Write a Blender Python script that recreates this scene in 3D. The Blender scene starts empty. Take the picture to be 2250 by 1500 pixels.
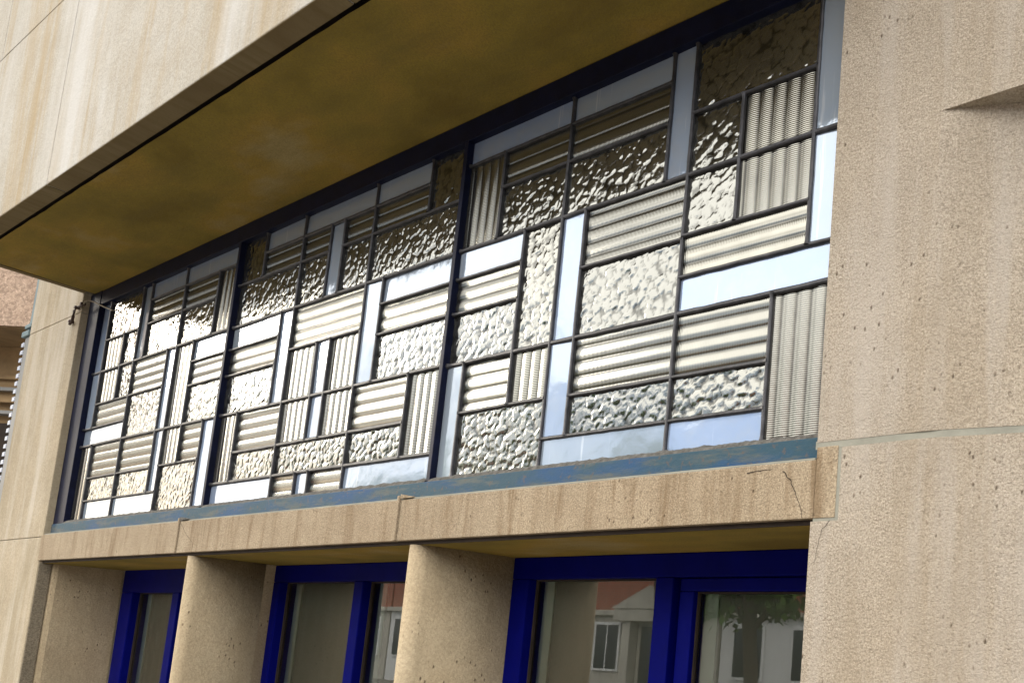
import bpy, bmesh, math, random
import numpy as np
from mathutils import Vector, Matrix, noise as mnoise
random.seed(7); RNG = np.random.default_rng(7)
sc = bpy.context.scene
COL = sc.collection
R_ = math.radians

# ---------------------------------------------------------------- camera, sky, sun
S = 1.3            # metres per modelling unit (camera stands one unit in front of the glass)
EYE = 1.6
def W(p):
    return Vector((S * p[0], S * p[1], S * p[2] + EYE))
cam_d = bpy.data.cameras.new('camera'); cam = bpy.data.objects.new('camera', cam_d); COL.objects.link(cam)
cam_d.sensor_fit = 'HORIZONTAL'; cam_d.sensor_width = 36.0
cam_d.lens = 1666.498 * 36.0 / 2250.0
cam_d.shift_x = -(2041 - 1125) / 2250.0
cam_d.shift_y = (1275 - 750) / 2250.0
cam_d.clip_start = 0.02; cam_d.clip_end = 600
rx = Vector((0.88918574, 0.4552247, 0.04603466)); ry = Vector((0.00686312, -0.11387065, 0.99347188)); rz = Vector((0.45749494, -0.88306509, -0.10437642))
m = Matrix((rx, ry, rz)).transposed().to_4x4(); m.translation = W((0, -1, 0)); cam.matrix_world = m
sc.camera = cam

SUN_EL, SUN_AZ = 19.0, 254.0     # azimuth measured clockwise from +Y
sd = Vector((math.cos(R_(SUN_EL)) * math.sin(R_(SUN_AZ)), math.cos(R_(SUN_EL)) * math.cos(R_(SUN_AZ)), math.sin(R_(SUN_EL))))
world = bpy.data.worlds.new('World'); sc.world = world; world.use_nodes = True
nt = world.node_tree; nt.nodes.clear()
wo = nt.nodes.new('ShaderNodeOutputWorld')
sky = nt.nodes.new('ShaderNodeTexSky'); sky.sky_type = 'NISHITA'; sky.sun_disc = False
sky.sun_elevation = R_(SUN_EL); sky.sun_rotation = R_(SUN_AZ)
b1 = nt.nodes.new('ShaderNodeBackground'); b1.inputs[1].default_value = 0.06
nt.links.new(sky.outputs[0], b1.inputs[0])
b2 = nt.nodes.new('ShaderNodeBackground'); b2.inputs[0].default_value = (1.0, 0.965, 0.905, 1); b2.inputs[1].default_value = 2.75
bh = nt.nodes.new('ShaderNodeBackground'); bh.inputs[0].default_value = (0.66, 0.80, 1.0, 1); bh.inputs[1].default_value = 0.62
tc = nt.nodes.new('ShaderNodeTexCoord'); mp = nt.nodes.new('ShaderNodeMapping'); mp.inputs['Scale'].default_value = (1, 1, 2.2)
nz = nt.nodes.new('ShaderNodeTexNoise'); nz.inputs['Scale'].default_value = 5.0; nz.inputs['Detail'].default_value = 7; nz.inputs['Roughness'].default_value = 0.55
sx = nt.nodes.new('ShaderNodeSeparateXYZ'); nt.links.new(tc.outputs['Generated'], sx.inputs[0])
ad = nt.nodes.new('ShaderNodeMath'); ad.operation = 'MULTIPLY_ADD'; ad.inputs[1].default_value = 0.30
nt.links.new(tc.outputs['Generated'], mp.inputs[0]); nt.links.new(mp.outputs[0], nz.inputs['Vector']); nt.links.new(nz.outputs[0], ad.inputs[0]); nt.links.new(sx.outputs[2], ad.inputs[2])
rp = nt.nodes.new('ShaderNodeValToRGB'); rp.color_ramp.elements[0].position = 0.445; rp.color_ramp.elements[0].color = (0.04,)*3 + (1,)
rp.color_ramp.elements[1].position = 0.475; rp.color_ramp.elements[1].color = (0.93,)*3 + (1,)
mxw = nt.nodes.new('ShaderNodeMixShader'); adw = nt.nodes.new('ShaderNodeAddShader')
nt.links.new(b1.outputs[0], adw.inputs[0]); nt.links.new(bh.outputs[0], adw.inputs[1])
nt.links.new(ad.outputs[0], rp.inputs[0])
nt.links.new(rp.outputs[0], mxw.inputs[0]); nt.links.new(adw.outputs[0], mxw.inputs[1]); nt.links.new(b2.outputs[0], mxw.inputs[2]); nt.links.new(mxw.outputs[0], wo.inputs[0])
sl = bpy.data.lights.new('sun', 'SUN'); sl.energy = 0.9; sl.angle = R_(14); sl.color = (1.0, 0.91, 0.76)
so = bpy.data.objects.new('sun', sl); COL.objects.link(so); so.rotation_euler = (-sd).to_track_quat('-Z', 'Y').to_euler(); so.location = (0, -6, 9)
sc.view_settings.view_transform = 'Standard'; sc.view_settings.look = 'None'; sc.view_settings.gamma = 1.0
sc.view_settings.use_curve_mapping = False; sc.view_settings.exposure = 0.56

# ---------------------------------------------------------------- helpers
def link(o, parent=None):
    COL.objects.link(o)
    if parent is not None:
        o.parent = parent
        o.matrix_parent_inverse = MW[parent.name].inverted()
    MW[o.name] = o.matrix_basis.copy() if parent is None else Matrix.Identity(4)
    return o
MW = {}
def empty(name, loc, label, cat, group=None):
    o = bpy.data.objects.new(name, None); o.location = loc; o.empty_display_size = 0.2
    COL.objects.link(o); MW[o.name] = Matrix.Translation(loc)
    o['label'] = label; o['category'] = cat
    if group: o['group'] = group
    return o
def mesh_obj(name, verts, faces, mat, parent=None, smooth=False, raw=False, label=None, kind=None):
    me = bpy.data.meshes.new(name)
    vs = [tuple(v) if raw else tuple(W(v)) for v in verts]
    me.from_pydata(vs, [], faces); me.validate()
    if mat: me.materials.append(mat)
    if smooth: me.polygons.foreach_set('use_smooth', [True] * len(me.polygons))
    o = bpy.data.objects.new(name, me); link(o, parent)
    if label: o['label'] = label
    if kind: o['kind'] = kind
    return o
def bm_obj(name, bm, mat, parent=None, smooth=False, label=None, kind=None):
    bmesh.ops.recalc_face_normals(bm, faces=bm.faces)
    me = bpy.data.meshes.new(name); bm.to_mesh(me); bm.free()
    if mat: me.materials.append(mat)
    if smooth: me.polygons.foreach_set('use_smooth', [True] * len(me.polygons))
    o = bpy.data.objects.new(name, me); link(o, parent)
    if label: o['label'] = label
    if kind: o['kind'] = kind
    return o
def add_box(bm, x0, x1, y0, y1, z0, z1, bevel=0.0, seg=2, raw=False):
    f = (lambda p: Vector(p)) if raw else W
    vs = [bm.verts.new(f((x, y, z))) for x in (x0, x1) for y in (y0, y1) for z in (z0, z1)]
    q = [(0,1,3,2),(4,6,7,5),(0,4,5,1),(2,3,7,6),(0,2,6,4),(1,5,7,3)]
    fs = [bm.faces.new([vs[i] for i in t]) for t in q]
    if bevel > 0:
        es = list({e for fa in fs for e in fa.edges})
        bmesh.ops.bevel(bm, geom=es, offset=bevel * (1 if raw else S), segments=seg, profile=0.6, affect='EDGES')
    return bm
def box(name, x0, x1, y0, y1, z0, z1, mat, parent=None, bevel=0.0, label=None, raw=False, kind=None, seg=2):
    bm = bmesh.new(); add_box(bm, x0, x1, y0, y1, z0, z1, bevel, seg, raw)
    return bm_obj(name, bm, mat, parent, False, label, kind)
def prism(name, poly, z0, z1, mat, parent=None, smooth=False, raw=False, label=None):
    n = len(poly); v = [(x, y, z0) for x, y in poly] + [(x, y, z1) for x, y in poly]
    fc = [(i, (i+1) % n, n + (i+1) % n, n + i) for i in range(n)] + [tuple(range(n))[::-1], tuple(range(n, 2*n))]
    bm = bmesh.new(); vv = [bm.verts.new(p if raw else W(p)) for p in v]
    for f in fc: bm.faces.new([vv[i] for i in f])
    return bm_obj(name, bm, mat, parent, smooth, label)
def tube(name, pts, r, mat, parent=None, n=8, raw=False):
    P = [Vector(p) if raw else W(p) for p in pts]; vs = []; fc = []
    for i, p in enumerate(P):
        t = (P[min(i+1, len(P)-1)] - P[max(i-1, 0)]).normalized()
        a = t.cross(Vector((0, 0, 1)));  a = a if a.length > 0.05 else t.cross(Vector((0, 1, 0))); a.normalize(); b = t.cross(a)
        for k in range(n):
            th = 2 * math.pi * k / n; vs.append(p + a * (r * math.cos(th)) + b * (r * math.sin(th)))
    for i in range(len(P) - 1):
        for k in range(n):
            fc.append((i*n+k, i*n+(k+1) % n, (i+1)*n+(k+1) % n, (i+1)*n+k))
    fc += [tuple(range(n)), tuple(range((len(P)-1)*n, len(P)*n))[::-1]]
    return mesh_obj(name, vs, fc, mat, parent, True, raw=True)

# ---------------------------------------------------------------- materials
class NT:
    def __init__(s, name):
        s.m = bpy.data.materials.new(name); s.m.use_nodes = True; s.t = s.m.node_tree; s.t.nodes.clear()
        s.o = s.n('OutputMaterial'); s.b = s.n('BsdfPrincipled'); s.l(s.b.outputs[0], s.o.inputs[0])
        s.pos = s.n('NewGeometry').outputs['Position']
    def n(s, t, **k):
        x = s.t.nodes.new('ShaderNode' + t)
        for a, v in k.items(): setattr(x, a, v)
        return x
    def l(s, a, b): s.t.links.new(a, b)
    def map(s, scale, loc=(0, 0, 0)):
        x = s.n('Mapping'); x.inputs['Scale'].default_value = scale; x.inputs['Location'].default_value = loc; s.l(s.pos, x.inputs[0]); return x.outputs[0]
    def noise(s, scale, detail=4, rough=0.5, vec=None, dist=0.0):
        x = s.n('TexNoise'); x.inputs['Scale'].default_value = scale; x.inputs['Detail'].default_value = detail
        x.inputs['Roughness'].default_value = rough; x.inputs['Distortion'].default_value = dist; s.l(vec or s.pos, x.inputs['Vector']); return x.outputs[0]
    def ramp(s, fac, stops):
        x = s.n('ValToRGB'); e = x.color_ramp.elements
        while len(e) < len(stops): e.new(0.5)
        for i, (p, c) in enumerate(stops):
            e[i].position = p; e[i].color = (c, c, c, 1) if isinstance(c, (int, float)) else (*c, 1)
        s.l(fac, x.inputs[0]); return x.outputs[0]
    def mix(s, fac, a, b, mode='MIX'):
        x = s.n('Mix', data_type='RGBA', blend_type=mode)
        for i, v in ((0, fac), (6, a), (7, b)):
            if isinstance(v, (int, float)): x.inputs[i].default_value = v if i == 0 else (v, v, v, 1)
            elif isinstance(v, tuple): x.inputs[i].default_value = (*v, 1)
            else: s.l(v, x.inputs[i])
        return x.outputs[2]
    def math(s, op, a, b=0.0):
        x = s.n('Math', operation=op)
        for i, v in ((0, a), (1, b)):
            if isinstance(v, (int, float)): x.inputs[i].default_value = v
            else: s.l(v, x.inputs[i])
        return x.outputs[0]
    def bump(s, h, dist, strength=1.0, prev=None):
        x = s.n('Bump'); x.inputs['Distance'].default_value = dist; x.inputs['Strength'].default_value = strength; s.l(h, x.inputs['Height'])
        if prev: s.l(prev, x.inputs['Normal'])
        return x.outputs[0]
    def fin(s, color=None, rough=0.8, metal=0.0, normal=None, spec=0.5):
        for k, v in (('Base Color', color), ('Roughness', rough), ('Metallic', metal), ('Normal', normal), ('Specular IOR Level', spec)):
            if v is None: continue
            if isinstance(v, (int, float)): s.b.inputs[k].default_value = v
            elif isinstance(v, tuple): s.b.inputs[k].default_value = (*v, 1)
            else: s.l(v, s.b.inputs[k])
        return s.m

def stone(name, cols, streak=(0.35, 0.26, 0.15), streak_amt=0.35, pale=None, relief=0.0022, grain=1.0, pits=True, streak_scale=(9, 9, 0.8), speck=0.62):
    t = NT(name)
    base = t.ramp(t.noise(1.7, 5, 0.6), [(0.3, cols[0]), (0.5, cols[1]), (0.7, cols[2])])
    base = t.mix(t.ramp(t.noise(4.5, 6, 0.7), [(0.42, 0.22), (0.60, 0.0)]), base, tuple(c * 0.72 for c in streak))
    fine = t.noise(150 * grain, 3, 0.6)
    base = t.mix(t.ramp(fine, [(0.40, speck), (0.56, 0.0)]), base, tuple(c * 0.5 for c in cols[0]))
    base = t.mix(t.ramp(t.noise(210 * grain, 2, 0.6, t.map((1, 1, 1), (3, 8, 1))), [(0.54, 0.0), (0.68, speck * 0.8)]), base, tuple(min(1, c * 1.5) for c in cols[2]))
    sv = t.map(streak_scale)
    st = t.ramp(t.noise(1.0, 6, 0.7, sv, 0.4), [(0.48, 0.0), (0.66, streak_amt)])
    base = t.mix(st, base, streak)
    if pale:
        st2 = t.ramp(t.noise(1.0, 6, 0.65, t.map(streak_scale, (7.3, 1, 4))), [(0.46, 0.0), (0.66, 0.75)])
        base = t.mix(st2, base, pale)
    if pits:
        pv = t.n('TexVoronoi'); pv.inputs['Scale'].default_value = 62; t.l(t.map((1, 1, 0.55)), pv.inputs['Vector'])
        pm = t.math('MULTIPLY', t.ramp(pv.outputs[0], [(0.06, 1.0), (0.20, 0.0)]), t.ramp(t.noise(9, 3), [(0.50, 0.0), (0.60, 0.75)]))
        base = t.mix(pm, base, (0.13, 0.09, 0.055))
    n0 = t.bump(t.noise(14, 4, 0.6), 0.005, 0.8)
    n1 = t.bump(t.noise(85 * grain, 5, 0.7, None, 0.2), relief * 1.5, 1.0, n0)
    n2 = t.bump(t.noise(190 * grain, 3, 0.7), relief * 0.9, 1.0, n1)
    if pits: n2 = t.bump(pm, 0.004, -1.0 if False else 1.0, n2)
    return t.fin(base, 0.92, 0, n2, 0.25)

M = {}
M['wall'] = stone('wall_stone', [(0.435, 0.36, 0.27), (0.48, 0.41, 0.325), (0.47, 0.41, 0.34)], (0.33, 0.265, 0.185), 0.45, (0.47, 0.42, 0.365), 0.0030, 1.45)
M['lintel'] = stone('lintel_stone', [(0.38, 0.295, 0.20), (0.43, 0.345, 0.24), (0.45, 0.365, 0.26)], (0.20, 0.135, 0.075), 0.75, None, 0.0022, 1.4, streak_scale=(19, 19, 2.2))
M['pier'] = stone('pier_stone', [(0.40, 0.33, 0.23), (0.45, 0.375, 0.27), (0.47, 0.405, 0.31)], (0.29, 0.24, 0.155), 0.42, (0.54, 0.49, 0.41), 0.0012, 0.8, False, (8, 8, 0.9), 0.3)
M['facing'] = stone('facing_stone', [(0.38, 0.35, 0.295), (0.43, 0.40, 0.345), (0.46, 0.44, 0.40)], (0.34, 0.25, 0.13), 0.8, (0.52, 0.51, 0.49), 0.0014, 0.9, False, (3.4, 3.4, 0.35), 0.3)
M['fin'] = stone('fin_stone', [(0.39, 0.30, 0.19), (0.44, 0.35, 0.23), (0.46, 0.38, 0.26)], (0.28, 0.22, 0.135), 0.4, None, 0.0016, 0.9, True, speck=0.3)
M['fin_shaded'] = stone('reveal_shade_stone', [(0.20, 0.17, 0.12), (0.24, 0.20, 0.145), (0.26, 0.22, 0.16)], (0.16, 0.13, 0.09), 0.4, None, 0.0010, 0.9, False)  # darker copy of the fin stone, shade painted for the left reveal
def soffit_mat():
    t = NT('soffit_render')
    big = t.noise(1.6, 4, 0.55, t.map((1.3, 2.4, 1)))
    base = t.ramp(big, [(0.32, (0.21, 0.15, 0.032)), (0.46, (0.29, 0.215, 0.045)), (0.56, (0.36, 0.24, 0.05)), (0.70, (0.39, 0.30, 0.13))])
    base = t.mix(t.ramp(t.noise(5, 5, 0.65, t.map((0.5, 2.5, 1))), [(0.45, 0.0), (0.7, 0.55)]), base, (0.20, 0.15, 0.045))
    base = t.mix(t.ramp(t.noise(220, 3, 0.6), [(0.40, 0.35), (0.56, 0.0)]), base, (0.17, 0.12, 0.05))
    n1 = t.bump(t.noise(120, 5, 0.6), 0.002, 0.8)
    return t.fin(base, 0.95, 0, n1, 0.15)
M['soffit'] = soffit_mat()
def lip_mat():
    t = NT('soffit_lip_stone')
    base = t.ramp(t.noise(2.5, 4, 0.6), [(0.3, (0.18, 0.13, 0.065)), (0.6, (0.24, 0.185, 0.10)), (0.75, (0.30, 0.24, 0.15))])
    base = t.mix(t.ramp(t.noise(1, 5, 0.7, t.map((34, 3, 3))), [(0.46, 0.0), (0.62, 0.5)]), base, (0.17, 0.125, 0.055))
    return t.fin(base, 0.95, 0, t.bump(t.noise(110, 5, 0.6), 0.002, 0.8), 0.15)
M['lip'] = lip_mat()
def simple(name, c, rough=0.6, metal=0.0, var=0.15, scale=18, relief=0.0008, spec=0.5):
    t = NT(name)
    b = t.mix(t.ramp(t.noise(scale, 5, 0.6), [(0.35, 0.0), (0.7, 1.0)]), tuple(x * (1 - var) for x in c), tuple(min(1, x * (1 + var)) for x in c))
    return t.fin(b, rough, metal, t.bump(t.noise(scale * 9, 4, 0.6), relief, 0.7), spec)
M['lead'] = simple('lead_came', (0.05, 0.05, 0.056), 0.45, 0.55, 0.35, 30, 0.0012)
M['navy'] = simple('navy_frame_paint', (0.003, 0.005, 0.022), 0.55, 0, 0.3, 25, 0.0008, 0.15)
M['blue'] = simple('cobalt_frame_paint', (0.0004, 0.002, 0.12), 0.55, 0, 0.15, 9, 0.0003, 0.06)
M['mortar'] = simple('mortar', (0.275, 0.27, 0.225), 0.95, 0, 0.15, 12, 0.0015)
M['dark'] = simple('dark_gap', (0.03, 0.02, 0.014), 0.95, 0, 0.3, 12)
M['room'] = simple('room_plaster', (0.12, 0.12, 0.11), 0.9, 0, 0.1, 4)
M['blind'] = simple('blind_fabric', (0.30, 0.32, 0.26), 0.85, 0, 0.05, 3, 0.0003)
M['blind_rail'] = simple('blind_rail', (0.70, 0.80, 0.68), 0.6, 0, 0.05, 6, 0.0002)
M['putty'] = simple('cracked_putty', (0.11, 0.105, 0.095), 0.95, 0, 0.45, 60, 0.004)
def sill_paint():
    t = NT('worn_blue_paint')
    b = t.mix(t.ramp(t.noise(3.2, 4, 0.6, t.map((1, 1, 2.5))), [(0.45, 0.0), (0.62, 1.0)]), (0.02, 0.065, 0.10), (0.008, 0.06, 0.16))
    b = t.mix(t.ramp(t.noise(7, 6, 0.7, t.map((0.7, 1, 5))), [(0.5, 0.0), (0.64, 0.85)]), b, (0.085, 0.10, 0.095))
    b = t.mix(t.ramp(t.noise(45, 4, 0.6), [(0.58, 0.0), (0.66, 0.6)]), b, (0.10, 0.075, 0.06))
    return t.fin(b, 0.7, 0, t.bump(t.noise(60, 5, 0.7), 0.002, 0.8), 0.3)
M['sill'] = sill_paint()

def opal_mat(i):
    t = NT('opal_glass' + ('' if i == 0 else f'_{i}'))
    base = [(0.30, 0.385, 0.55), (0.32, 0.40, 0.54), (0.285, 0.375, 0.56)][i]
    b = t.mix(t.ramp(t.noise(2.2, 5, 0.6), [(0.3, 0.0), (0.7, 1.0)]), base, tuple(x * 1.12 for x in base))
    b = t.mix(t.ramp(t.noise(14, 6, 0.7), [(0.45, 0.0), (0.75, 0.55)]), b, (0.40, 0.43, 0.46))
    oi = t.n('ObjectInfo'); b = t.mix(oi.outputs['Random'], b, (0.34, 0.40, 0.46))
    dr = t.ramp(t.noise(1.0, 4, 0.6, t.map((40, 40, 2.0), (i * 3.1, 0, 0))), [(0.62, 0.0), (0.70, 0.35)])
    b = t.mix(dr, b, (0.85, 0.87, 0.9))
    nr = t.bump(t.noise(6, 2, 0.5), 0.004, 0.6)
    nr = t.bump(t.noise(38, 3, 0.6, None, 0.5), 0.0004, 0.6, nr)
    return t.fin(b, t.ramp(t.noise(9, 4), [(0.3, 0.03), (0.8, 0.11)]), 0.34, nr, 0.7)
M['opal'] = [opal_mat(i) for i in range(3)]
def tex_glass(name, axis, tint, rough=0.2):
    t = NT(name)
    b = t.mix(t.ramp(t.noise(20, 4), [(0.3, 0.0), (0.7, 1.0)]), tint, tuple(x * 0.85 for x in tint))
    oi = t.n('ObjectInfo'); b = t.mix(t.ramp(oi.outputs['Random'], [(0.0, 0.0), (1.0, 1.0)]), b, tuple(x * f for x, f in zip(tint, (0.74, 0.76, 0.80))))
    at = t.n('Attribute', attribute_name='groove_shade'); gn = t.math('MULTIPLY', at.outputs['Fac'], t.ramp(t.noise(12, 4), [(0.3, 0.65), (0.7, 1.0)]))  # dark rib and valley bands painted in, imitating reflections in the relief
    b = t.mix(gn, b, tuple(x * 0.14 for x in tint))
    if axis is not None:
        w = t.n('TexWave', wave_type='BANDS', bands_direction=axis, wave_profile='SIN'); w.inputs['Scale'].default_value = 62
        w.inputs['Distortion'].default_value = 0.1; w.inputs['Detail Scale'].default_value = 2; t.l(t.pos, w.inputs['Vector'])
        nr = t.bump(w.outputs['Fac'], 0.00028, 0.9)
    else:
        nr = t.bump(t.noise(60, 3, 0.6, None, 0.8), 0.0006, 0.7)
    return t.fin(b, rough, 0.88, nr, 0.8)
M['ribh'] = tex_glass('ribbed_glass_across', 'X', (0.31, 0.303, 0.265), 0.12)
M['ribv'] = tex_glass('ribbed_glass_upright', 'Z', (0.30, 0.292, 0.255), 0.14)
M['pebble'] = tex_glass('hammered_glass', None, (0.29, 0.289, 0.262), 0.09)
def clear_glass():
    m_ = bpy.data.materials.new('window_glass'); m_.use_nodes = True; t = m_.node_tree; t.nodes.clear()
    o = t.nodes.new('ShaderNodeOutputMaterial'); tr = t.nodes.new('ShaderNodeBsdfTransparent'); tr.inputs[0].default_value = (0.93, 0.97, 0.94, 1)
    g = t.nodes.new('ShaderNodeBsdfGlossy'); g.inputs['Roughness'].default_value = 0.01
    f = t.nodes.new('ShaderNodeFresnel'); f.inputs[0].default_value = 2.5; mx = t.nodes.new('ShaderNodeMixShader')
    t.links.new(f.outputs[0], mx.inputs[0]); t.links.new(tr.outputs[0], mx.inputs[1]); t.links.new(g.outputs[0], mx.inputs[2]); t.links.new(mx.outputs[0], o.inputs[0])
    return m_
M['glass'] = clear_glass()

# ---------------------------------------------------------------- ground
GZ = 0.0
M['paving'] = simple('pavement_slabs', (0.19, 0.175, 0.15), 0.9, 0, 0.12, 3)
M['asphalt'] = simple('asphalt', (0.055, 0.055, 0.058), 0.9, 0, 0.2, 5)
box('ground', -300, 300, -300, 300, -0.6, -0.16, M['asphalt'], None, raw=True, kind='structure')
box('road', -90, 60, -9.5, -3.2, -0.155, -0.12, M['asphalt'], None, raw=True, kind='structure')
box('pavement', -90, 60, -3.2, 0.4, -0.15, 0.0, M['paving'], None, 0.01, raw=True, kind='structure')
box('far_pavement', -90, 60, -14.0, -9.5, -0.15, 0.0, M['paving'], None, 0.01, raw=True, kind='structure')

# ---------------------------------------------------------------- the building
B = empty('building', W((-2.4, 0, -EYE / S)), 'beige rendered building with a long leaded glass window under a deep overhang', 'building')
ZG = -EYE / S
ZT = 3.2                  # top of what is built
YF = -0.035               # wall face
XL, XR = -4.19, -0.712    # opening sides
# left pier in three courses
pb = M['pier']
for z0, z1 in ((ZG, 0.302), (0.304, 1.168), (1.1705, ZT)):
    box('pier_block', -4.752, XL, YF, 0.42, z0, z1, pb, B, 0.0025)
box('joint_backing', -4.748, XL - 0.003, YF + 0.0035, 0.41, ZG, ZT - 0.01, M['mortar'], B)
# right wall: upper part, dished lower part, lintel end, base
def dished(name, x0, x1, z0, z1, mat, nx=60, nz=14, yb=0.42):
    vs = []; fc = []
    for j in range(nz + 1):
        z = z0 + (z1 - z0) * j / nz
        for i in range(nx + 1):
            x = x0 + (x1 - x0) * (i / nx) ** 1.3
            r = 0.039 * min(max((x + 0.507) / 0.13, 0), 1.6)
            g = min(1.0, 0.35 + 0.65 * max(0.0, (z - 0.2) / 0.55)) if z > 0.0 else 0.35 * max(0, 1 + z / 0.5) 
            vs.append((x, YF + r * g, z))
    for j in range(nz):
        for i in range(nx):
            a = j * (nx + 1) + i; fc.append((a, a + 1, a + nx + 2, a + nx + 1))
    # sides and back
    n = len(vs)
    top = [nz * (nx + 1) + i for i in range(nx + 1)]; bot = list(range(nx + 1))
    vs += [(x0, yb, z0), (x1, yb, z0), (x1, yb, z1), (x0, yb, z1)]
    fc.append(tuple(top + [n + 2, n + 3])); fc.append(tuple(bot[::-1] + [n, n + 1]))
    fc.append(tuple([j * (nx + 1) for j in range(nz + 1)] + [n + 3, n])); fc.append(tuple([j * (nx + 1) + nx for j in range(nz, -1, -1)] + [n + 1, n + 2])); fc.append((n, n + 3, n + 2, n + 1))
    bm = bmesh.new(); vv = [bm.verts.new(W(v)) for v in vs]
    for f in fc: bm.faces.new([vv[i] for i in f])
    return bm_obj(name, bm, mat, B)
XE = 1.6
box('wall_block', XR, XE, YF, 0.42, 0.8472, ZT, M['wall'], B)
dished('wall_block', XR, XE, 0.3375, 0.847, M['wall'])
LX = -0.6705
MJ = 0.0065
dished('wall_block', LX + MJ, XE, ZG, 0.3265, M['wall'], nz=12)
box('wall_block', XR - 0.004, LX + MJ, YF, 0.42, ZG, 0.2095, M['wall'], B)
# mortar behind joints (almost flush)
def mortar(name, x0, x1, z0, z1):
    vs = []; nx = 24
    for z in (z0, z1):
        for i in range(nx + 1):
            x = x0 + (x1 - x0) * (i / nx) ** 1.3
            r = 0.039 * min(max((x + 0.507) / 0.13, 0), 1.6); g = min(1.0, 0.35 + 0.65 * max(0.0, (z - 0.2) / 0.55))
            vs.append((x, YF + 0.0005 + r * g, z))
    fc = [(i, i + 1, nx + 2 + i, nx + 1 + i) for i in range(nx)]
    return mesh_obj(name, vs, fc, M['mortar'], B)
mortar('mortar_joint', XR - 0.003, XE, 0.326, 0.3395)
mortar('mortar_joint', LX + 0.0, LX + MJ + 0.0, 0.2035, 0.3258)
mortar('mortar_joint', XR + 0.0, LX - 0.0002, 0.2085, 0.2150)
# lintel blocks
lz0, lz1 = 0.2147, 0.3095
lj = [-4.20, -3.0255, -1.8705, LX]
for i in range(3):
    x1_ = lj[i+1] - (0.0012 if i < 2 else 0.0)
    box('lintel_block', lj[i] + (0.0012 if i else 0.0), x1_ if i < 2 else XR + 0.0005, YF - 0.0012, 0.03, lz0, lz1, M['lintel'], B, 0.0016)
box('lintel_block', XR + 0.0008, LX, YF - 0.0006, 0.03, lz0, 0.3295, M['lintel'], B, 0.001)
box('lintel_core', XL, XR, YF + 0.010, 0.30, 0.2065, 0.306, M['dark'], B)
for x in lj[1:3]:                    # raised mortar ridge beside each joint
    box('joint_ridge', x - 0.010, x - 0.0015, YF - 0.005, YF, lz0 + 0.001, lz1 + 0.010, M['lintel'], B, 0.002)
    bm = bmesh.new()
    vs = [W(p) for p in ((x + 0.002, YF - 0.004, lz1 + 0.003), (x + 0.045, YF - 0.002, lz1 + 0.004), (x + 0.045, YF + 0.014, lz1 + 0.004), (x + 0.002, YF + 0.014, lz1 + 0.003),
                         (x + 0.002, YF - 0.004, lz1 + 0.013), (x + 0.045, YF - 0.001, lz1 + 0.006), (x + 0.045, YF + 0.014, lz1 + 0.006), (x + 0.002, YF + 0.014, lz1 + 0.013))]
    v = [bm.verts.new(p) for p in vs]
    for f in ((0,1,2,3),(4,7,6,5),(0,4,5,1),(1,5,6,2),(2,6,7,3),(3,7,4,0)): bm.faces.new([v[i] for i in f])
    bm_obj('lead_flashing', bm, M['putty'] if x < -2.5 else M['lintel'], B)
# soffit board above the lower windows
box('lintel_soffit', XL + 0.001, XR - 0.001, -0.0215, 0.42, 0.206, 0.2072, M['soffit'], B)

# fins between lower windows: rounded nose, flat sides
def fin(xl, xr_front, xr_back):
    w = xr_front - xl; nose = w * 0.5
    pts = [(xl + 0.006, 0.42), (xl + 0.002, 0.12), (xl, -0.030 + nose)]
    for k in range(1, 18):
        a = math.pi * (1 - k / 18); pts.append((xl + nose + nose * math.cos(a), -0.030 + nose - nose * math.sin(a)))
    y0 = -0.030 + nose
    for k in range(0, 9):
        q = k / 8; pts.append((xr_front + (xr_back - xr_front) * q + 0.010 * math.sin(math.pi * q), y0 + (0.19 - y0) * q))
    pts.append((xr_back, 0.42))
    bm = bmesh.new(); lo = [bm.verts.new(W((x, y, ZG))) for x, y in pts]; hi = [bm.verts.new(W((x, y, 0.2058))) for x, y in pts]; n = len(pts)
    for i in range(n): f = bm.faces.new((lo[i], lo[(i+1) % n], hi[(i+1) % n], hi[i])); f.smooth = True
    bm.faces.new(hi); bm.faces.new(lo[::-1])
    return bm_obj('fin', bm, M['fin'], B)
fin(-2.9775, -2.935, -2.985)
fin(-1.846, -1.792, -1.781)
# shade painted as a darker stone strip on the left reveal of the lower opening
box('reveal_shade_strip', XL + 0.0005, XL + 0.006, YF + 0.002, -0.002, ZG, 0.2058, M['fin_shaded'], B, 0.001)
prism('half_fin', [(XL + 0.0006, 0.0), (XL + 0.012, 0.004), (XL + 0.016, 0.014), (XL + 0.004, 0.19), (XL + 0.0006, 0.19)], ZG, 0.2057, M['fin'], B)

# overhang: facing slabs, lip, groove, soffit panel
YO, YI, ZS = -0.3574, -0.3170, 1.245
fx = [-4.19, -3.255, -1.700, XR + 0.02]
for i in range(3):
    box('facing_slab', fx[i] + 0.0022, fx[i+1] - 0.0022, YO, YI, ZS, 1.8845, M['facing'], B, 0.002)
    
ux = [-4.19, -3.984, -2.45, XR + 0.02]
for i in range(3):
    box('facing_slab', ux[i] + 0.002, ux[i+1] - 0.002, YO, YI, 1.8875, ZT, M['facing'], B, 0.002)
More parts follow.
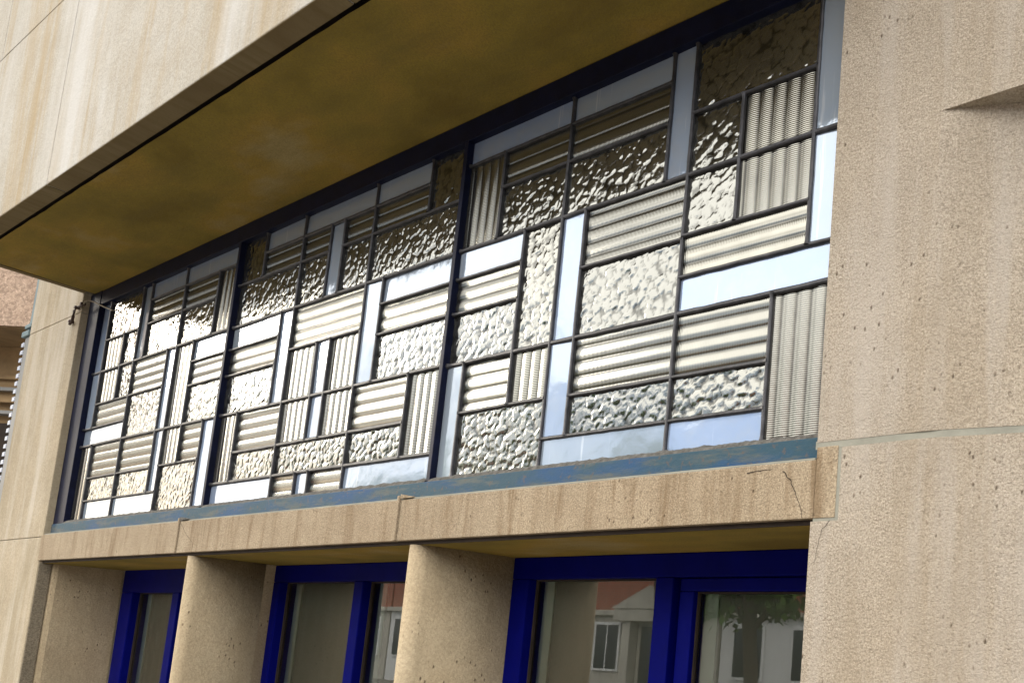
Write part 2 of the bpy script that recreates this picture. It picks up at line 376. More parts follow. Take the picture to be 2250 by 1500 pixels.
# underside lip strips (weathered) 1 mm proud of slabs' underside
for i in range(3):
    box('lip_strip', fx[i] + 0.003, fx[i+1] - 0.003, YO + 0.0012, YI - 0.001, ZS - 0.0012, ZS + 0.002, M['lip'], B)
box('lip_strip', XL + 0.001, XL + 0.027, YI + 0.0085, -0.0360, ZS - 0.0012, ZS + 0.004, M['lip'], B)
box('overhang_core', XL + 0.003, XR - 0.001, YI + 0.0001, 0.42, ZS + 0.035, ZT - 0.001, M['dark'], B)
box('cheek_slab', XR + 0.0, XR + 0.018, YI + 0.001, YF - 0.001, ZS + 0.0005, ZT - 0.002, M['facing'], B, 0.001)
box('cheek_slab', XL - 0.012, XL + 0.0005, YI + 0.001, YF - 0.001, ZS + 0.0015, ZT - 0.002, M['facing'], B, 0.001)
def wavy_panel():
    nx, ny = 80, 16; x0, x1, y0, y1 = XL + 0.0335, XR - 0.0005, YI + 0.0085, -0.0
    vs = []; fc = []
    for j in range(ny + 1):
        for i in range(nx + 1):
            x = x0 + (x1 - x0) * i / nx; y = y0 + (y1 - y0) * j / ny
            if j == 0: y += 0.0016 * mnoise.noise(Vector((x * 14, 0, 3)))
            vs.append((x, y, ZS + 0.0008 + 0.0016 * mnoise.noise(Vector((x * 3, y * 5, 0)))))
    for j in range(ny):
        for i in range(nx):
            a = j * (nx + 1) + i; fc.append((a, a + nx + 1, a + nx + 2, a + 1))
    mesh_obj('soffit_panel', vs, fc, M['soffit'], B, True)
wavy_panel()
# side cheek of overhang and the storey behind it
box('storey_wall', -4.752, XE, 0.425, 2.2, ZG, ZT, M['pier'], B)

# ---------------------------------------------------------------- leaded window
LW = box('leaded_window', XL + 0.001, XR - 0.001, 0.012, 0.040, 0.30, ZS - 0.001, M['dark'], B, label='long leaded window of ribbed, hammered and opal glass in three lights')
TOP, BOT = 1.189, 0.362
def rail(name, *a, mat, bev=0.0015, label=None): return box(name, *a, mat, LW, bev, label)
rail('bottom_rail', XL + 0.002, XR - 0.002, -0.0185, 0.0115, 0.3135, 0.3525, mat=M['sill'], label='worn blue painted bottom rail')
rail('sealant_strip', XL + 0.002, XR - 0.004, -0.0325, -0.0187, 0.3075, 0.3142, mat=M['mortar'])
rail('jamb', XL + 0.002, -4.083, -0.0160, 0.0115, 0.3530, ZS - 0.002, mat=M['navy'])
rail('head', -4.0825, XR - 0.002, -0.0140, 0.0115, TOP, ZS - 0.002, mat=M['navy'])
MU = [(-2.9755, -2.9600), (-1.8240, -1.8095)]
for a, b in MU: rail('mullion', a, b, -0.0135, 0.0115, 0.353, TOP - 0.0005, mat=M['navy'])
# ragged putty bead on the bottom rail
def putty(x0, x1):
    n = int((x1 - x0) / 0.006); vs = []; fc = []
    for i in range(n + 1):
        x = x0 + (x1 - x0) * i / n
        h = 0.3645 + 0.0030 * mnoise.noise(Vector((x * 30, 0, 0))) + 0.0022 * mnoise.noise(Vector((x * 110, 5, 0)))
        d = 0.0015 * mnoise.noise(Vector((x * 90, 9, 0)))
        vs += [(x, -0.0178 + d, 0.3520), (x, -0.0135 + d, 0.3590), (x, -0.005, h), (x, 0.004, h - 0.001)]
    for i in range(n):
        for k in range(3): fc.append((4*i+k, 4*i+4+k, 4*i+5+k, 4*i+1+k))
    mesh_obj('putty_bead', vs, fc, M['putty'], LW)
putty(-4.083, -2.976); putty(-2.9595, -1.8245); putty(-1.809, XR - 0.002)

panes = []   # (kind, x0, x1, z0, z1)
def P(k, x0, x1, z0, z1): panes.append((k, x0, x1, z0, z1, bay))
O, PB, RH, RV = 'opal', 'pebble', 'ribh', 'ribv'
bay = 1
A0, A1, AR, AN, AV, S1r, S2l, S2r, C1, U1, S3l, M1 = -4.082, -4.003, -3.9695, -3.83, -3.707, -3.6342, -3.4265, -3.358, -3.228, -3.1084, -3.0746, -2.976
H1, H2, H3, H4, H5, H6, H7, T1, T2, c1, c2 = 1.0397, 0.919, 0.793, 0.7046, 0.6388, 0.5136, 0.429, 1.130, 1.0417, 0.8461, 0.7653
P(O,A0,A1,H2,TOP); P(O,A0,A1,H4,H2); P(PB,A1,AV,H1,TOP); P(RV,A1,AN,H2,H1); P(PB,AN,AV,H2,H1); P(RV,A1,AN,H3,H2); P(PB,AN,AV,H3,H2)
P(O,AV,S1r,H2,TOP); P(RH,AV,S2l,H3,H2); P(RH,A1,AV,H4,H3); P(O,A0,AV,H5,H4); P(PB,AV,S2l,H5,H3); P(O,S2l,S2r,H5,H2); P(O,S2l,S2r,H7,H5)
P(RV,A0,AR,BOT,H5); P(RH,AR,AV,H6,H5); P(RH,AV,S2l,H6,H5); P(PB,AR,AV,H7,H6); P(PB,AV,S2l,H7,H6); P(O,AR,AV,BOT,H7); P(O,AV,S2r,BOT,H7)
P(PB,S2r,S3l,BOT,H6); P(RV,S2r,C1,H6,H5); P(RH,C1,S3l,H6,H5); P(O,S3l,M1,BOT,H5); P(RV,S2r,C1,H5,H2); P(O,C1,M1,c1,H2); P(RH,C1,M1,c2,c1); P(PB,C1,M1,H5,c2)
P(O,S1r,S2r,T1,TOP); P(O,S2r,M1,T1,TOP); P(RH,S1r,S2r,T2,T1); P(RH,S2r,U1,T2,T1); P(PB,S1r,S2r,H2,T2); P(PB,S2r,U1,H2,T2); P(RV,U1,M1,H2,T1)
bay = 2
L, h_, l_, v1, p_, sl, sr, v4, w_, e_, R2, b1_, b2_ = -2.9595, -2.8147, -2.8463, -2.587, -2.6595, -2.4325, -2.363, -2.2158, -2.1347, -1.967, -1.8245, -2.4577, -2.3873
T1, T2, H2, H3a, H3b, wH, wH2, H4, H6, H7 = 1.1274, 1.05, 0.914, 0.8434, 0.7884, 0.8417, 0.7597, 0.6364, 0.5127, 0.4253
P(PB,L,h_,T2,TOP); P(O,h_,v1,T1,TOP); P(RH,h_,v1,T2,T1); P(PB,L,v1,H2,T2); P(O,v1,v4,T1,TOP); P(RH,v1,sl,T2,T1); P(PB,v1,sl,H2,T2); P(O,sl,sr,H2,T1)
P(RH,sr,v4,T2,T1); P(PB,sr,v4,H2,T2); P(O,v4,e_,T1,TOP); P(RH,v4,e_,T2,T1); P(PB,e_,R2,T2,TOP); P(PB,v4,R2,H2,T2)
P(O,L,p_,H3a,H2); P(O,p_,v1,H4,H2); P(RH,L,p_,wH2,H3a); P(PB,L,p_,H4,wH2); P(RH,v1,v4,H3b,H2); P(RV,v1,sl,H4,H3b); P(O,sl,sr,H4,H3b); P(RV,sr,v4,H4,H3b)
P(O,v4,w_,H4,H2); P(O,w_,R2,wH,H2); P(RH,w_,R2,wH2,wH); P(PB,w_,R2,H4,wH2)
P(RV,L,l_,H7,H4); P(RH,l_,v1,H6,H4); P(PB,l_,v1,H7,H6); P(RV,v1,sl,H6,H4); P(O,sl,sr,H6,H4); P(RV,sr,v4,H6,H4); P(PB,v1,v4,H7,H6); P(RH,v4,e_,H6,H4); P(PB,v4,e_,H7,H6); P(RV,e_,R2,H7,H4)
P(O,L,v1,BOT,H7); P(RH,v1,b1_,BOT,H7); P(O,b1_,b2_,BOT,H7); P(RH,b2_,v4,BOT,H7); P(O,v4,R2,BOT,H7)
bay = 3
L, a_, b_, c_, d_, e_, f_, g_, hh, i_, k_, R3_ = -1.809, -1.673, -1.571, -1.4454, -1.371, -1.1451, -1.0837, -0.9542, -0.7844, -0.8536, -1.7447, XR + 0.001
T1, T2, H2, l1, l2, m1, H4, H5, H6, H7, R1, R2_, R3 = 1.1287, 1.0403, 0.913, 0.8411, 0.7551, 0.7825, 0.6307, 0.5107, 0.5064, 0.4218, 1.0418, 0.7883, 0.7042
P(O,L,c_,T1,TOP); P(O,c_,e_,T1,TOP); P(O,e_,f_,H2,TOP); P(PB,f_,hh,R1,TOP); P(O,hh,R3_,H2,TOP); P(O,hh,R3_,R3,H2)
P(RV,L,a_,H2,T1); P(RH,a_,c_,T2,T1); P(PB,a_,c_,H2,T2); P(RH,c_,e_,T2,T1); P(PB,c_,e_,H2,T2)
P(PB,f_,g_,H2,R1); P(RV,g_,hh,H2,R1); P(PB,f_,g_,R2_,H2); P(RV,g_,hh,R2_,H2); P(RH,f_,hh,R3,R2_); P(O,f_,R3_,H4,R3)
P(O,L,b_,l1,H2); P(RH,L,b_,l2,l1); P(PB,L,b_,H4,l2); P(PB,b_,c_,H4,H2); P(O,c_,d_,H4,H2); P(RH,d_,f_,m1,H2); P(PB,d_,f_,H4,m1)
P(O,L,k_,BOT,H4); P(RH,k_,b_,H5,H4); P(RV,b_,c_,H5,H4); P(PB,k_,c_,BOT,H5); P(O,c_,d_,H7,H4); P(RH,d_,f_,H6,H4); P(PB,d_,f_,H7,H6); P(O,c_,f_,BOT,H7)
P(RH,f_,i_,H6,H4); P(PB,f_,i_,H7,H6); P(O,f_,i_,BOT,H7); P(RV,i_,R3_,BOT,H4)

def hash2(ix, iz, k):
    s = np.sin(ix * 127.1 + iz * 311.7 + k * 74.7) * 43758.5453
    return s - np.floor(s)
def cells(X, Z, size):
    u, v = X / size, Z / size; iu, iv = np.floor(u), np.floor(v)
    F = np.full((2,) + X.shape, 9.0)
    for dx in (-1, 0, 1):
        for dz in (-1, 0, 1):
            cx, cz = iu + dx, iv + dz
            px, pz = cx + 0.12 + 0.76 * hash2(cx, cz, 1), cz + 0.12 + 0.76 * hash2(cx, cz, 2)
            d = np.sqrt((u - px) ** 2 + (v - pz) ** 2)
            lo = d < F[0]; F[1] = np.where(lo, F[0], np.minimum(F[1], d)); F[0] = np.where(lo, d, F[0])
    return F
SHADE = []  # per-pane masks for the dark bands painted into textured glass
def crumple(X, Z, size):
    u, v = X / size, Z / size; iu, iv = np.floor(u), np.floor(v)
    best = np.full(X.shape, 9.0); second = np.full(X.shape, 9.0); hh = np.zeros(X.shape)
    for dx in (-1, 0, 1):
        for dz in (-1, 0, 1):
            cx, cz = iu + dx, iv + dz
            px_, pz_ = cx + 0.1 + 0.8 * hash2(cx, cz, 1), cz + 0.1 + 0.8 * hash2(cx, cz, 2)
            d = np.sqrt((u - px_) ** 2 + (v - pz_) ** 2)
            tilt = (hash2(cx, cz, 3) - 0.5) * (u - px_) + (hash2(cx, cz, 4) - 0.5) * (v - pz_)
            val = 0.62 * tilt + 0.22 * hash2(cx, cz, 5) + 0.34 * (1 - d * d)
            lo = d < best; second = np.where(lo, best, np.minimum(second, d)); hh = np.where(lo, val, hh); best = np.where(lo, d, best)
    edge = np.clip((second - best) / 0.22, 0, 1); edge = edge * edge * (3 - 2 * edge)
    return size * 0.115 * hh * (0.35 + 0.65 * edge)
def pane_mesh(kind, x0, x1, z0, z1, seed):
    W_, H_ = x1 - x0, z1 - z0
    if kind == 'opal':
        ty, tz = [RNG.uniform(-0.0012, 0.0012) for _ in range(2)]
        vs = [(x0, -ty, z0 ), (x1, ty, z0), (x1, ty + tz, z1), (x0, -ty + tz, z1), (x0, 0.008, z0), (x1, 0.008, z0), (x1, 0.008, z1), (x0, 0.008, z1)]
        SHADE.append(None)
        return vs, [(0, 1, 2, 3), (0, 4, 5, 1), (1, 5, 6, 2), (2, 6, 7, 3), (3, 7, 4, 0)], False
    if kind == 'pebble':
        st = 0.0032; nx, nz = max(4, int(W_ / st)), max(4, int(H_ / st))
        X, Z = np.meshgrid(np.linspace(x0, x1, nx + 1), np.linspace(z0, z1, nz + 1))
        wx = 0.0045 * np.sin(Z * 150 + seed) * np.cos(X * 110) + 0.0025 * np.sin(X * 330 + Z * 210); wz = 0.0045 * np.sin(X * 140 + seed * 2) * np.cos(Z * 120) + 0.0025 * np.sin(Z * 350 - X * 170)
        h = crumple(X + wx + seed * 3.7, Z + wz + seed * 1.3, 0.025) + 0.30 * crumple(X * 1.1 - wz + seed, Z - wx + seed * 5, 0.014)
        Y = -h + 0.002
        hn = (h - h.min()) / max(1e-6, np.percentile(h, 97) - h.min()); SHADE.append(np.clip((0.62 - hn) / 0.34, 0, 1) ** 1.3 * 0.95)
    else:
        pit = 0.0312
        if kind == 'ribh':
            nz, nx = max(6, int(H_ / pit * 16)), 1
        else:
            nx, nz = max(6, int(W_ / pit * 16)), 1
        X, Z = np.meshgrid(np.linspace(x0, x1, nx + 1), np.linspace(z0, z1, nz + 1))
        t_ = ((Z if kind == 'ribh' else X) / pit + seed * 0.37) % 1.0
        gd = np.minimum(t_, 1 - t_); SHADE.append(np.exp(-(gd / 0.13) ** 2) * 0.95 + 0.45 * np.exp(-((t_ - 0.30) / 0.09) ** 2))
        Y = -0.00045 * (1 - np.cos(2 * np.pi * t_)) + 0.0007 * np.exp(-(gd / 0.10) ** 2) + 0.001
        Y = Y + 0.0006 * np.sin(X * 9 + seed) * np.sin(Z * 7 + seed * 2)
    ny_, nx_ = X.shape
    vs = np.stack([X, Y, Z], -1).reshape(-1, 3)
    i = np.arange(ny_ - 1)[:, None] * nx_ + np.arange(nx_ - 1)[None, :]
    fc = np.stack([i, i + 1, i + nx_ + 1, i + nx_], -1).reshape(-1, 4)
    return [tuple(v) for v in vs], [tuple(int(q) for q in f) for f in fc], True
LBL = {'opal': 'smooth opal white glass pane', 'pebble': 'hammered silver glass pane', 'ribh': 'glass pane with level ribs', 'ribv': 'glass pane with upright ribs'}
from collections import defaultdict
vert, hori = defaultdict(list), defaultdict(list)
for n_, (k, x0, x1, z0, z1, by) in enumerate(panes):
    vs, fc, sm = pane_mesh(k, x0, x1, z0, z1, n_ % 17)
    mat = M['opal'][n_ % 3] if k == 'opal' else M[k]
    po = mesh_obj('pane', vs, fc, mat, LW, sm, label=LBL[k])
    if SHADE[-1] is not None:
        at_ = po.data.attributes.new('groove_shade', 'FLOAT', 'POINT'); at_.data.foreach_set('value', np.clip(SHADE[-1], 0, 1).astype(np.float32).ravel())
    for x in (x0, x1): vert[(by, round(x, 4))].append((z0, z1))
    for z in (z0, z1): hori[(by, round(z, 4))].append((x0, x1))
ends = {1: (A0, M1), 2: (-2.9595, -1.8245), 3: (-1.809, R3_)}
def merged(iv):
    iv = sorted(iv); out = [list(iv[0])]
    for a, b in iv[1:]:
        if a <= out[-1][1] + 1e-4: out[-1][1] = max(out[-1][1], b)
        else: out.append([a, b])
    return out
def came(axis, c, a, b, w=0.0037, main=False):
    n = max(6, int((b - a) / 0.005)); vs = []; fc = []; w = w * (1.25 if main else 1.0)
    prof = [(-w, 0.0015), (-w * 0.96, -0.0038), (-w * 0.45, -0.0055), (w * 0.45, -0.0055), (w * 0.96, -0.0038), (w, 0.0015)]
    for i in range(n + 1):
        s = a + (b - a) * i / n
        j = 0.0009 * mnoise.noise(Vector((s * 25, c * 50, 1))); k = 1 + 0.10 * mnoise.noise(Vector((s * 40, c * 31, 7)))
        blob = math.exp(-((s - a) / 0.005) ** 2) + math.exp(-((b - s) / 0.005) ** 2); k *= 1 + 0.45 * blob
        for u, y in prof:
            y_ = y * (1 + 0.35 * blob) - (0.0008 if axis == 'x' else 0)
            vs.append((c + u * k + j, y_, s) if axis == 'x' else (s, y_, c + u * k + j))
    for i in range(n):
        for q in range(5): fc.append((6*i+q, 6*i+q+1, 6*i+q+7, 6*i+q+6))
    mesh_obj('lead_came', vs, fc, M['lead'], LW, False)
for (by, x), iv in vert.items():
    if min(abs(x - e) for e in ends[by]) < 0.002: continue
    for a, b in merged(iv): came('x', x, a, b)
for (by, z), iv in hori.items():
    if abs(z - TOP) < 0.001 or abs(z - BOT) < 0.001: continue
    for a, b in merged(iv): came('z', z, a, b, main=(b - a) > 0.7)

# ---------------------------------------------------------------- lower windows
YB = 0.19
def casement(x0, x1, stile_r, mulls, ztop, label, sash=None, zb=-0.75):
    fr = box('casement_window', x0, x1, YB + 0.052, YB + 0.060, zb - 0.04, zb, M['blue'], B, 0, label=label)
    def bar(nm, a, b, z0, z1, y0=YB, y1=YB + 0.03, bev=0.003): return box(nm, a, b, y0, y1, z0, z1, M['blue'], fr, bev)
    bar('frame_head', x0, x1, ztop, 0.2055)
    bar('frame_stile', x0, stile_r, zb, ztop - 0.0005)
    bar('frame_sill', x0, x1, zb - 0.05, zb - 0.0005)
    edges = [stile_r]
    for a, b in mulls:
        bar('frame_mullion', a, b, zb, ztop - 0.0005); edges += [a, b]
    edges.append(x1)
    fields = [(edges[i], edges[i+1]) for i in range(0, len(edges) - 1, 2)]
    for i, (a, b) in enumerate(fields):
        if b - a < 0.05: continue
        zt = ztop
        if sash == i:
            bar('sash_stile', a + 0.012, a + 0.052, zb, ztop - 0.030, YB + 0.010, YB + 0.038)
            bar('sash_rail', a + 0.012, b, ztop - 0.0295, ztop + 0.004 - 0.006, YB + 0.010, YB + 0.038)
            bar('sash_stile', b - 0.03, b - 0.001, zb, ztop - 0.030, YB + 0.010, YB + 0.038)
        mesh_obj('glass_pane', [(a, YB + 0.028, zb), (b, YB + 0.028, zb), (b, YB + 0.028, zt), (a, YB + 0.028, zt)], [(0, 1, 2, 3)], M['glass'], fr)
        ga = a + (0.052 if sash == i else 0.0)
        bar('gasket', ga, ga + 0.004, zb, zt, YB + 0.022, YB + 0.030, 0.0).data.materials[0] = M['dark']
        bar('gasket', ga + 0.004, b - (0.030 if sash == i else 0.0), zt - (0.034 if sash == i else 0.004), zt - (0.030 if sash == i else 0.0), YB + 0.022, YB + 0.027, 0.0).data.materials[0] = M['dark']
        ba = a + (0.052 if sash == i else 0.0)
        yb = YB + 0.046
        box('blind_rail', ba, ba + 0.038, yb, yb + 0.006, zb, 0.20, M['blind_rail'], fr, 0.001)
        n = 40; vs = []; fc = []
        for q in range(n + 1):
            x = ba + 0.039 + (b - 0.002 - ba - 0.039) * q / n; vs += [(x, yb + 0.004 + 0.002 * math.sin(q * 0.9), zb), (x, yb + 0.004 + 0.002 * math.sin(q * 0.9), 0.20)]
        for q in range(n): fc.append((2*q, 2*q+2, 2*q+3, 2*q+1))
        mesh_obj('blind', vs, fc, M['blind'], fr, True)
    return fr
casement(XL + 0.017, -2.978, -4.07, [(-3.713, -3.660)], 0.119, 'narrow cobalt blue window left of the first fin')
casement(-2.978, -1.85, -2.938, [(-2.50, -2.453)], 0.153, 'cobalt blue window between the two fins')
casement(-1.778, XR - 0.0045, -1.717, [(-1.287, -1.235)], 0.153, 'wide cobalt blue window beside the right wall', sash=1)

# cracks in the render
def crack(pts, w, name='crack'):
    vs = []; fc = []
    P_ = [Vector((x, 0, z)) for x, z in pts]; fine = []
    for a, b in zip(P_[:-1], P_[1:]):
        for k in range(6):
            q = a.lerp(b, k / 6); q += Vector((mnoise.noise(q * 160) * 0.0022, 0, mnoise.noise(q * 160 + Vector((5, 5, 5))) * 0.0022)); fine.append(q)
    fine.append(P_[-1])
    for i, q in enumerate(fine):
        t = (fine[min(i+1, len(fine)-1)] - fine[max(i-1, 0)]).normalized(); nrm = Vector((-t.z, 0, t.x)); ww = w * (0.6 + 0.6 * abs(mnoise.noise(q * 90))) * (1 - 0.6 * i / len(fine))
        for s_ in (-1, 1): vs.append((q.x + nrm.x * ww * s_, YF - 0.0020, q.z + nrm.z * ww * s_))
    for i in range(len(fine) - 1): fc.append((2*i, 2*i+1, 2*i+3, 2*i+2))
    mesh_obj(name, vs, fc, M['dark'], B)
def px(u, v, y=YF - 0.002):
    rr = Vector(((u - 2041) / 1666.498, (v - 1275) / 1666.498, 1.0))
    d = rx * rr.x - ry * rr.y - rz * rr.z; t = (1 + y) / d.y
    return d.x * t, d.z * t
for pts, w in (([(1720, 1034), (1735, 1052), (1748, 1085), (1758, 1112), (1762, 1138)], 0.0011), ([(1640, 1040), (1665, 1034), (1697, 1030)], 0.0013), ([(1822, 1143), (1806, 1165), (1797, 1195), (1788, 1240)], 0.0008), ([(398, 1150), (408, 1172), (421, 1190), (424, 1205)], 0.0008)):
    crack([px(*p) for p in pts], w)

# ---------------------------------------------------------------- cable on the pier
def pw(u, v, y): x, z = px(u, v, y); return (x, y, z)
cab = tube('loose_cable', [pw(153, 712, YF - 0.006), pw(158, 706, YF - 0.010), pw(161, 695, YF - 0.012), pw(163, 683, YF - 0.010), pw(168, 676, YF - 0.006), pw(176, 673, YF - 0.006), pw(184, 668, YF - 0.006)], 0.0055, simple('cable_rubber', (0.05, 0.025, 0.02), 0.6), None)
cab['label'] = 'loose brown cable end drooping at the top corner of the left pier'; cab['category'] = 'cable'
link_wire = tube('wire', [pw(184, 668, YF - 0.006), pw(187, 662, YF - 0.008), pw(195, 660, YF), pw(208, 664, -0.028), pw(222, 671, -0.022), pw(236, 677, -0.018), pw(248, 682, -0.012)], 0.0032, simple('wire_pale', (0.30, 0.26, 0.19), 0.6), cab)
for u, v in ((157, 707), (170, 676), (183, 668)):
    q = pw(u, v, YF - 0.006); box('cable_clip', q[0] - 0.006, q[0] + 0.006, YF - 0.014, YF, q[2] - 0.005, q[2] + 0.005, simple('clip', (0.06, 0.03, 0.025), 0.6), cab, 0.001)

# ---------------------------------------------------------------- neighbouring building at the far left
M['stucco'] = stone('pink_stucco', [(0.46, 0.33, 0.25), (0.50, 0.37, 0.28), (0.52, 0.39, 0.30)], (0.36, 0.24, 0.17), 0.3, None, 0.004, 0.35, False)
M['bluegrey'] = simple('blue_grey_paint', (0.17, 0.24, 0.26), 0.5, 0, 0.12, 8)
M['postgrey'] = simple('grey_post_paint', (0.24, 0.24, 0.235), 0.5, 0, 0.1, 8)
M['slat'] = simple('slat_white', (0.62, 0.66, 0.76), 0.4, 0, 0.05, 8)
M['brown'] = simple('brown_soffit', (0.30, 0.20, 0.10), 0.9, 0, 0.2, 8)
NB = empty('neighbouring_building', (-7.6, 0.2, 0), 'pink stucco building with a shuttered bay beyond the left pier', 'building')
NX, NY = -4.755, -0.02
ca, sa = math.cos(R_(27.0)), math.sin(R_(27.0))
def npt(s, n, z): return (NX - 0.050 - ca * s + sa * n, NY - sa * s - ca * n * -1.0, z)
zb_ = px(50, 722, -0.03)[1]
def nquad(name, s0, s1, n0, n1, z0, z1, mat):
    pts = [npt(s0, n0, 0)[:2], npt(s1, n0, 0)[:2], npt(s1, n1, 0)[:2], npt(s0, n1, 0)[:2]]
    return prism(name, pts, z0, z1, mat, NB)
nquad('stucco_bay', 0.0, 1.6, 0.0, 0.6, zb_, 3.0, M['stucco'])
nquad('bay_soffit', 0.02, 1.6, 0.012, 0.59, zb_ - 0.004, zb_ - 0.0005, M['brown'])
nquad('recess_wall', 0.10, 1.6, 0.40, 0.55, ZG, zb_ - 0.005, M['brown'])
for k in range(4): nquad('window_frame_bar', 0.10, 1.6, 0.37 - 0.012 * k, 0.40, zb_ - 0.16 - 0.055 * k, zb_ - 0.145 - 0.055 * k, M['postgrey'] if k % 2 else M['brown'])
nquad('dark_window', 0.12, 1.6, 0.385, 0.399, ZG, zb_ - 0.36, M['dark'])
box('downpipe', NX - 0.048, NX - 0.006, -0.030, 0.0, zb_ + 0.004, 3.0, M['bluegrey'], NB, 0.004)
box('pipe_bracket', NX - 0.075, NX - 0.004, -0.036, 0.0, zb_ - 0.014, zb_ + 0.003, M['bluegrey'], NB, 0.003)
box('pipe_bracket', NX - 0.090, NX - 0.012, -0.038, 0.0, zb_ - 0.050, zb_ - 0.026, M['bluegrey'], NB, 0.003)
box('shutter_post', NX - 0.070, NX - 0.018, -0.030, 0.0, ZG, zb_ - 0.051, M['postgrey'], NB, 0.003)
box('gap_backing', NX - 0.10, NX + 0.003, 0.005, 0.3, ZG, 3.0, M['dark'], NB)
for k in range(26):
    z = zb_ - 0.088 - k * 0.0335
    bm = bmesh.new(); x1 = NX - 0.0705
    v = [bm.verts.new(W(p)) for p in ((x1 - 0.028, -0.032, z), (x1, -0.032, z), (x1, -0.004, z + 0.010), (x1 - 0.028, -0.004, z + 0.010), (x1 - 0.028, -0.032, z + 0.016), (x1, -0.032, z + 0.018), (x1, -0.004, z + 0.026), (x1 - 0.022, -0.004, z + 0.026))]
    for f in ((0,1,2,3),(4,7,6,5),(0,4,5,1),(1,5,6,2),(2,6,7,3),(3,7,4,0)): bm.faces.new([v[i] for i in f])
    bm_obj('shutter_slat', bm, M['slat'], NB)

# ---------------------------------------------------------------- across the street (seen in reflections)
def brick_mat():
    t = NT('red_brick')
    mp_ = t.n('Mapping'); mp_.inputs['Rotation'].default_value = (R_(90), 0, 0); t.l(t.pos, mp_.inputs[0])
    br = t.n('TexBrick'); br.inputs['Scale'].default_value = 3.2; br.inputs['Color1'].default_value = (0.42, 0.125, 0.07, 1); br.inputs['Color2'].default_value = (0.32, 0.095, 0.055, 1); br.inputs['Mortar'].default_value = (0.30, 0.26, 0.22, 1)
    br.inputs['Mortar Size'].default_value = 0.02; t.l(mp_.outputs[0], br.inputs['Vector'])
    return t.fin(br.outputs[0], 0.9, 0, t.bump(br.outputs[1], 0.01, 0.6), 0.2)
M['brick'] = brick_mat()
M['white'] = simple('white_render', (0.78, 0.78, 0.76), 0.85, 0, 0.06, 1)
M['trim'] = simple('stone_trim', (0.52, 0.49, 0.42), 0.85, 0, 0.1, 2)
M['darkglass'] = simple('dark_glazing', (0.03, 0.035, 0.04), 0.08, 0, 0.1, 1, 0.0)
M['tile'] = simple('roof_tile', (0.10, 0.07, 0.06), 0.8, 0, 0.2, 3)
YH = -14.0
def house(x0, x1, h, label, ground, nwin, door=None):
    hb = empty('town_house', ((x0 + x1) / 2, YH, 0), label, 'house', 'houses across the street')
    hg = 2.66
    box('ground_floor_wall', x0, x1, YH - 7, YH, 0, hg, ground, hb, raw=True)
    box('brick_wall', x0, x1, YH - 7, YH, hg, h, M['brick'], hb, raw=True)
    box('cornice', x0, x1, YH + 0.002, YH + 0.18, hg - 0.16, hg, M['trim'], hb, 0.02, raw=True)
    box('cornice', x0 - 0.0, x1, YH + 0.002, YH + 0.30, h - 0.30, h, M['trim'], hb, 0.03, raw=True)
    # pitched roof
    zr = h + 1.2
    v = [(x0, YH + 0.3, h), (x1, YH + 0.3, h), (x1, YH - 7.2, h), (x0, YH - 7.2, h), (x0, YH - 3.5, zr), (x1, YH - 3.5, zr)]
    mesh_obj('roof', v, [(0, 1, 5, 4), (2, 3, 4, 5), (1, 2, 5), (3, 0, 4), (0, 3, 2, 1)], M['tile'], hb, raw=True)
    box('chimney', x0 + 0.8, x0 + 1.5, YH - 3.6, YH - 2.9, h + 0.8, zr + 0.9, M['brick'], hb, 0.01, raw=True)
    step = (x1 - x0) / nwin
    for f in range(0, 4):
        z0 = 0.85 if f == 0 else hg + 1.15 + (f - 1) * 2.9
        z1 = z0 + (1.45 if f == 0 else 1.6)
        if z1 > h - 0.1: continue
        for i in range(nwin):
            xc = x0 + step * (i + 0.5)
            if f == 0 and door is not None and abs(xc - door) < 1.5: continue
            fr = box('window', xc - 0.55, xc + 0.55, YH + 0.003, YH + 0.07, z0, z1, M['white'], hb, 0.01, raw=True)
            box('pane', xc - 0.47, xc - 0.03, YH + 0.071, YH + 0.08, z0 + 0.08, z1 - 0.08, M['darkglass'], fr, raw=True)
            box('pane', xc + 0.03, xc + 0.47, YH + 0.071, YH + 0.08, z0 + 0.08, z1 - 0.08, M['darkglass'], fr, raw=True)
    if door is not None:
        d = box('door', door - 0.6, door + 0.6, YH + 0.003, YH + 0.06, 0.1, 2.2, M['darkglass'], hb, 0.01, raw=True)
        for s_ in (-1, 1):
            box('pilaster', door + s_ * 0.95 - 0.16, door + s_ * 0.95 + 0.16, YH + 0.003, YH + 0.32, 0, 2.32, M['trim'], hb, 0.02, raw=True)
        box('entablature', door - 1.4, door + 1.4, YH + 0.19, YH + 0.42, 2.33, 2.68, M['trim'], hb, 0.02, raw=True)
        v = [(door - 1.5, YH + 0.45, 2.69), (door + 1.5, YH + 0.45, 2.69), (door, YH + 0.45, 3.35), (door - 1.5, YH + 0.003, 2.69), (door + 1.5, YH + 0.003, 2.69), (door, YH + 0.003, 3.35)]
        mesh_obj('pediment', v, [(0, 1, 2), (5, 4, 3), (0, 3, 4, 1), (1, 4, 5, 2), (2, 5, 3, 0)], M['trim'], hb, raw=True)
    return hb
house(-21.5, -14.6, 5.6, 'brick house with a pedimented door reflected in the wide blue window', M['trim'], 4, door=-16.9)
house(-14.5, -8.6, 5.4, 'brick house with white ground floor right of the pedimented door', M['white'], 3)
house(-30.5, -21.6, 6.0, 'tall brick house left of the pedimented door', M['white'], 5)
house(-40.5, -30.6, 5.6, 'long brick house farthest left across the street', M['trim'], 5)
house(-8.5, 0.5, 5.2, 'low brick house opposite the right wall', M['white'], 4)
house(0.6, 12.0, 5.8, 'wide brick house farthest right across the street', M['trim'], 5)

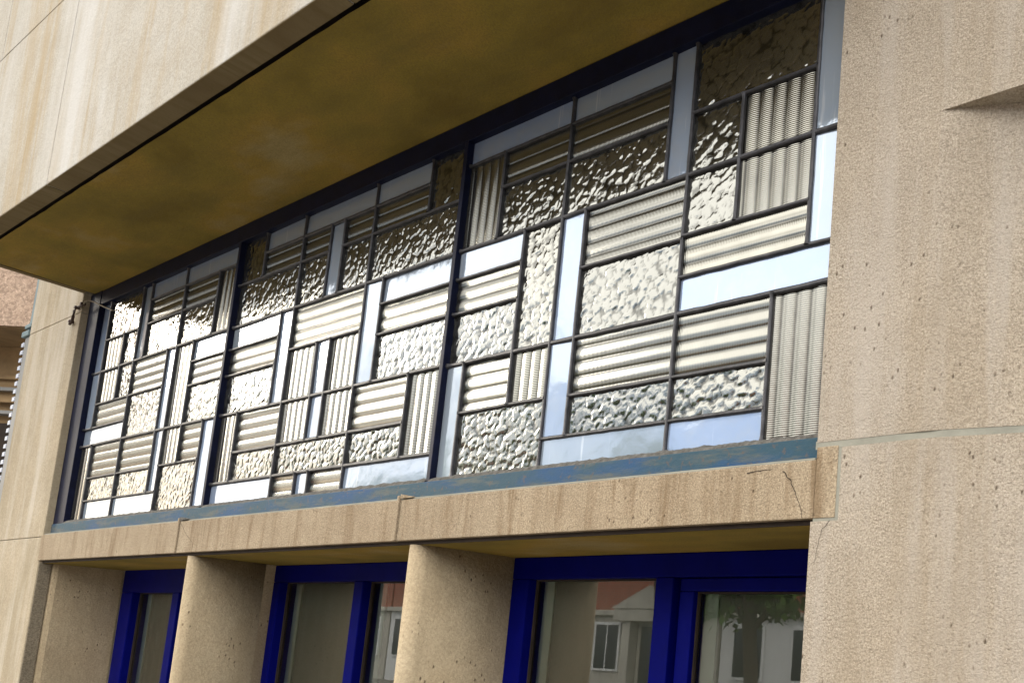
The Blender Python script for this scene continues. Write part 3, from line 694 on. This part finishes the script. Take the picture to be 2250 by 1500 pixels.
M['bark'] = simple('bark', (0.10, 0.075, 0.055), 0.95, 0, 0.2, 20, 0.01)
def leaf_mat():
    t = NT('leaf_green'); b = t.ramp(t.noise(3.0, 3, 0.6), [(0.3, (0.06, 0.13, 0.02)), (0.7, (0.13, 0.22, 0.04))])
    return t.fin(b, 0.6, 0, None, 0.3)
M['leaf'] = leaf_mat()
def tree(x, y, zc, r, label):
    tr = empty('street_tree', (x, y, 0), label, 'tree', 'trees along the far pavement')
    rg = random.Random(int(x * 100))
    tube('trunk', [(x, y, 0), (x + 0.05, y, zc * 0.4), (x - 0.05, y + 0.05, zc * 0.8), (x, y, zc + r * 0.3)], 0.13, M['bark'], tr, 8, raw=True)
    for k in range(5):
        a = k * 1.3; tube('limb', [(x, y, zc * 0.72), (x + math.cos(a) * r * 0.4, y + math.sin(a) * r * 0.4, zc), (x + math.cos(a) * r * 0.7, y + math.sin(a) * r * 0.7, zc + r * 0.4)], 0.045, M['bark'], tr, 6, raw=True)
    vs = []; fc = []
    cl = [(Vector((rg.gauss(0, 1), rg.gauss(0, 1), rg.gauss(0, 0.9))).normalized() * r * rg.uniform(0.35, 0.95), rg.uniform(0.25, 0.5) * r) for _ in range(26)]
    for c, cr in cl:
        for _ in range(150):
            p = Vector((x, y, zc + r * 0.35)) + c + Vector((rg.gauss(0, 1), rg.gauss(0, 1), rg.gauss(0, 0.8))).normalized() * cr * rg.uniform(0.5, 1)
            d1 = Vector((rg.gauss(0, 1), rg.gauss(0, 1), rg.gauss(0, 1))).normalized(); d2 = d1.cross(Vector((rg.gauss(0, 1), rg.gauss(0, 1), rg.gauss(0, 1)))).normalized(); s_ = rg.uniform(0.06, 0.13)
            b = len(vs); vs += [p - d1 * s_, p + d2 * s_ * 0.6, p + d1 * s_, p - d2 * s_ * 0.6]; fc.append((b, b+1, b+2, b+3))
    mesh_obj('crown', vs, fc, M['leaf'], tr, raw=True)
tree(-9.3, -9.1, 2.75, 1.5, 'young leafy tree opposite the wide blue window')
tree(-15.0, -12.2, 4.6, 1.8, 'round leafy tree left of the young tree')
tree(-24.5, -12.2, 5.0, 2.0, 'tallest leafy tree, far left across the street')
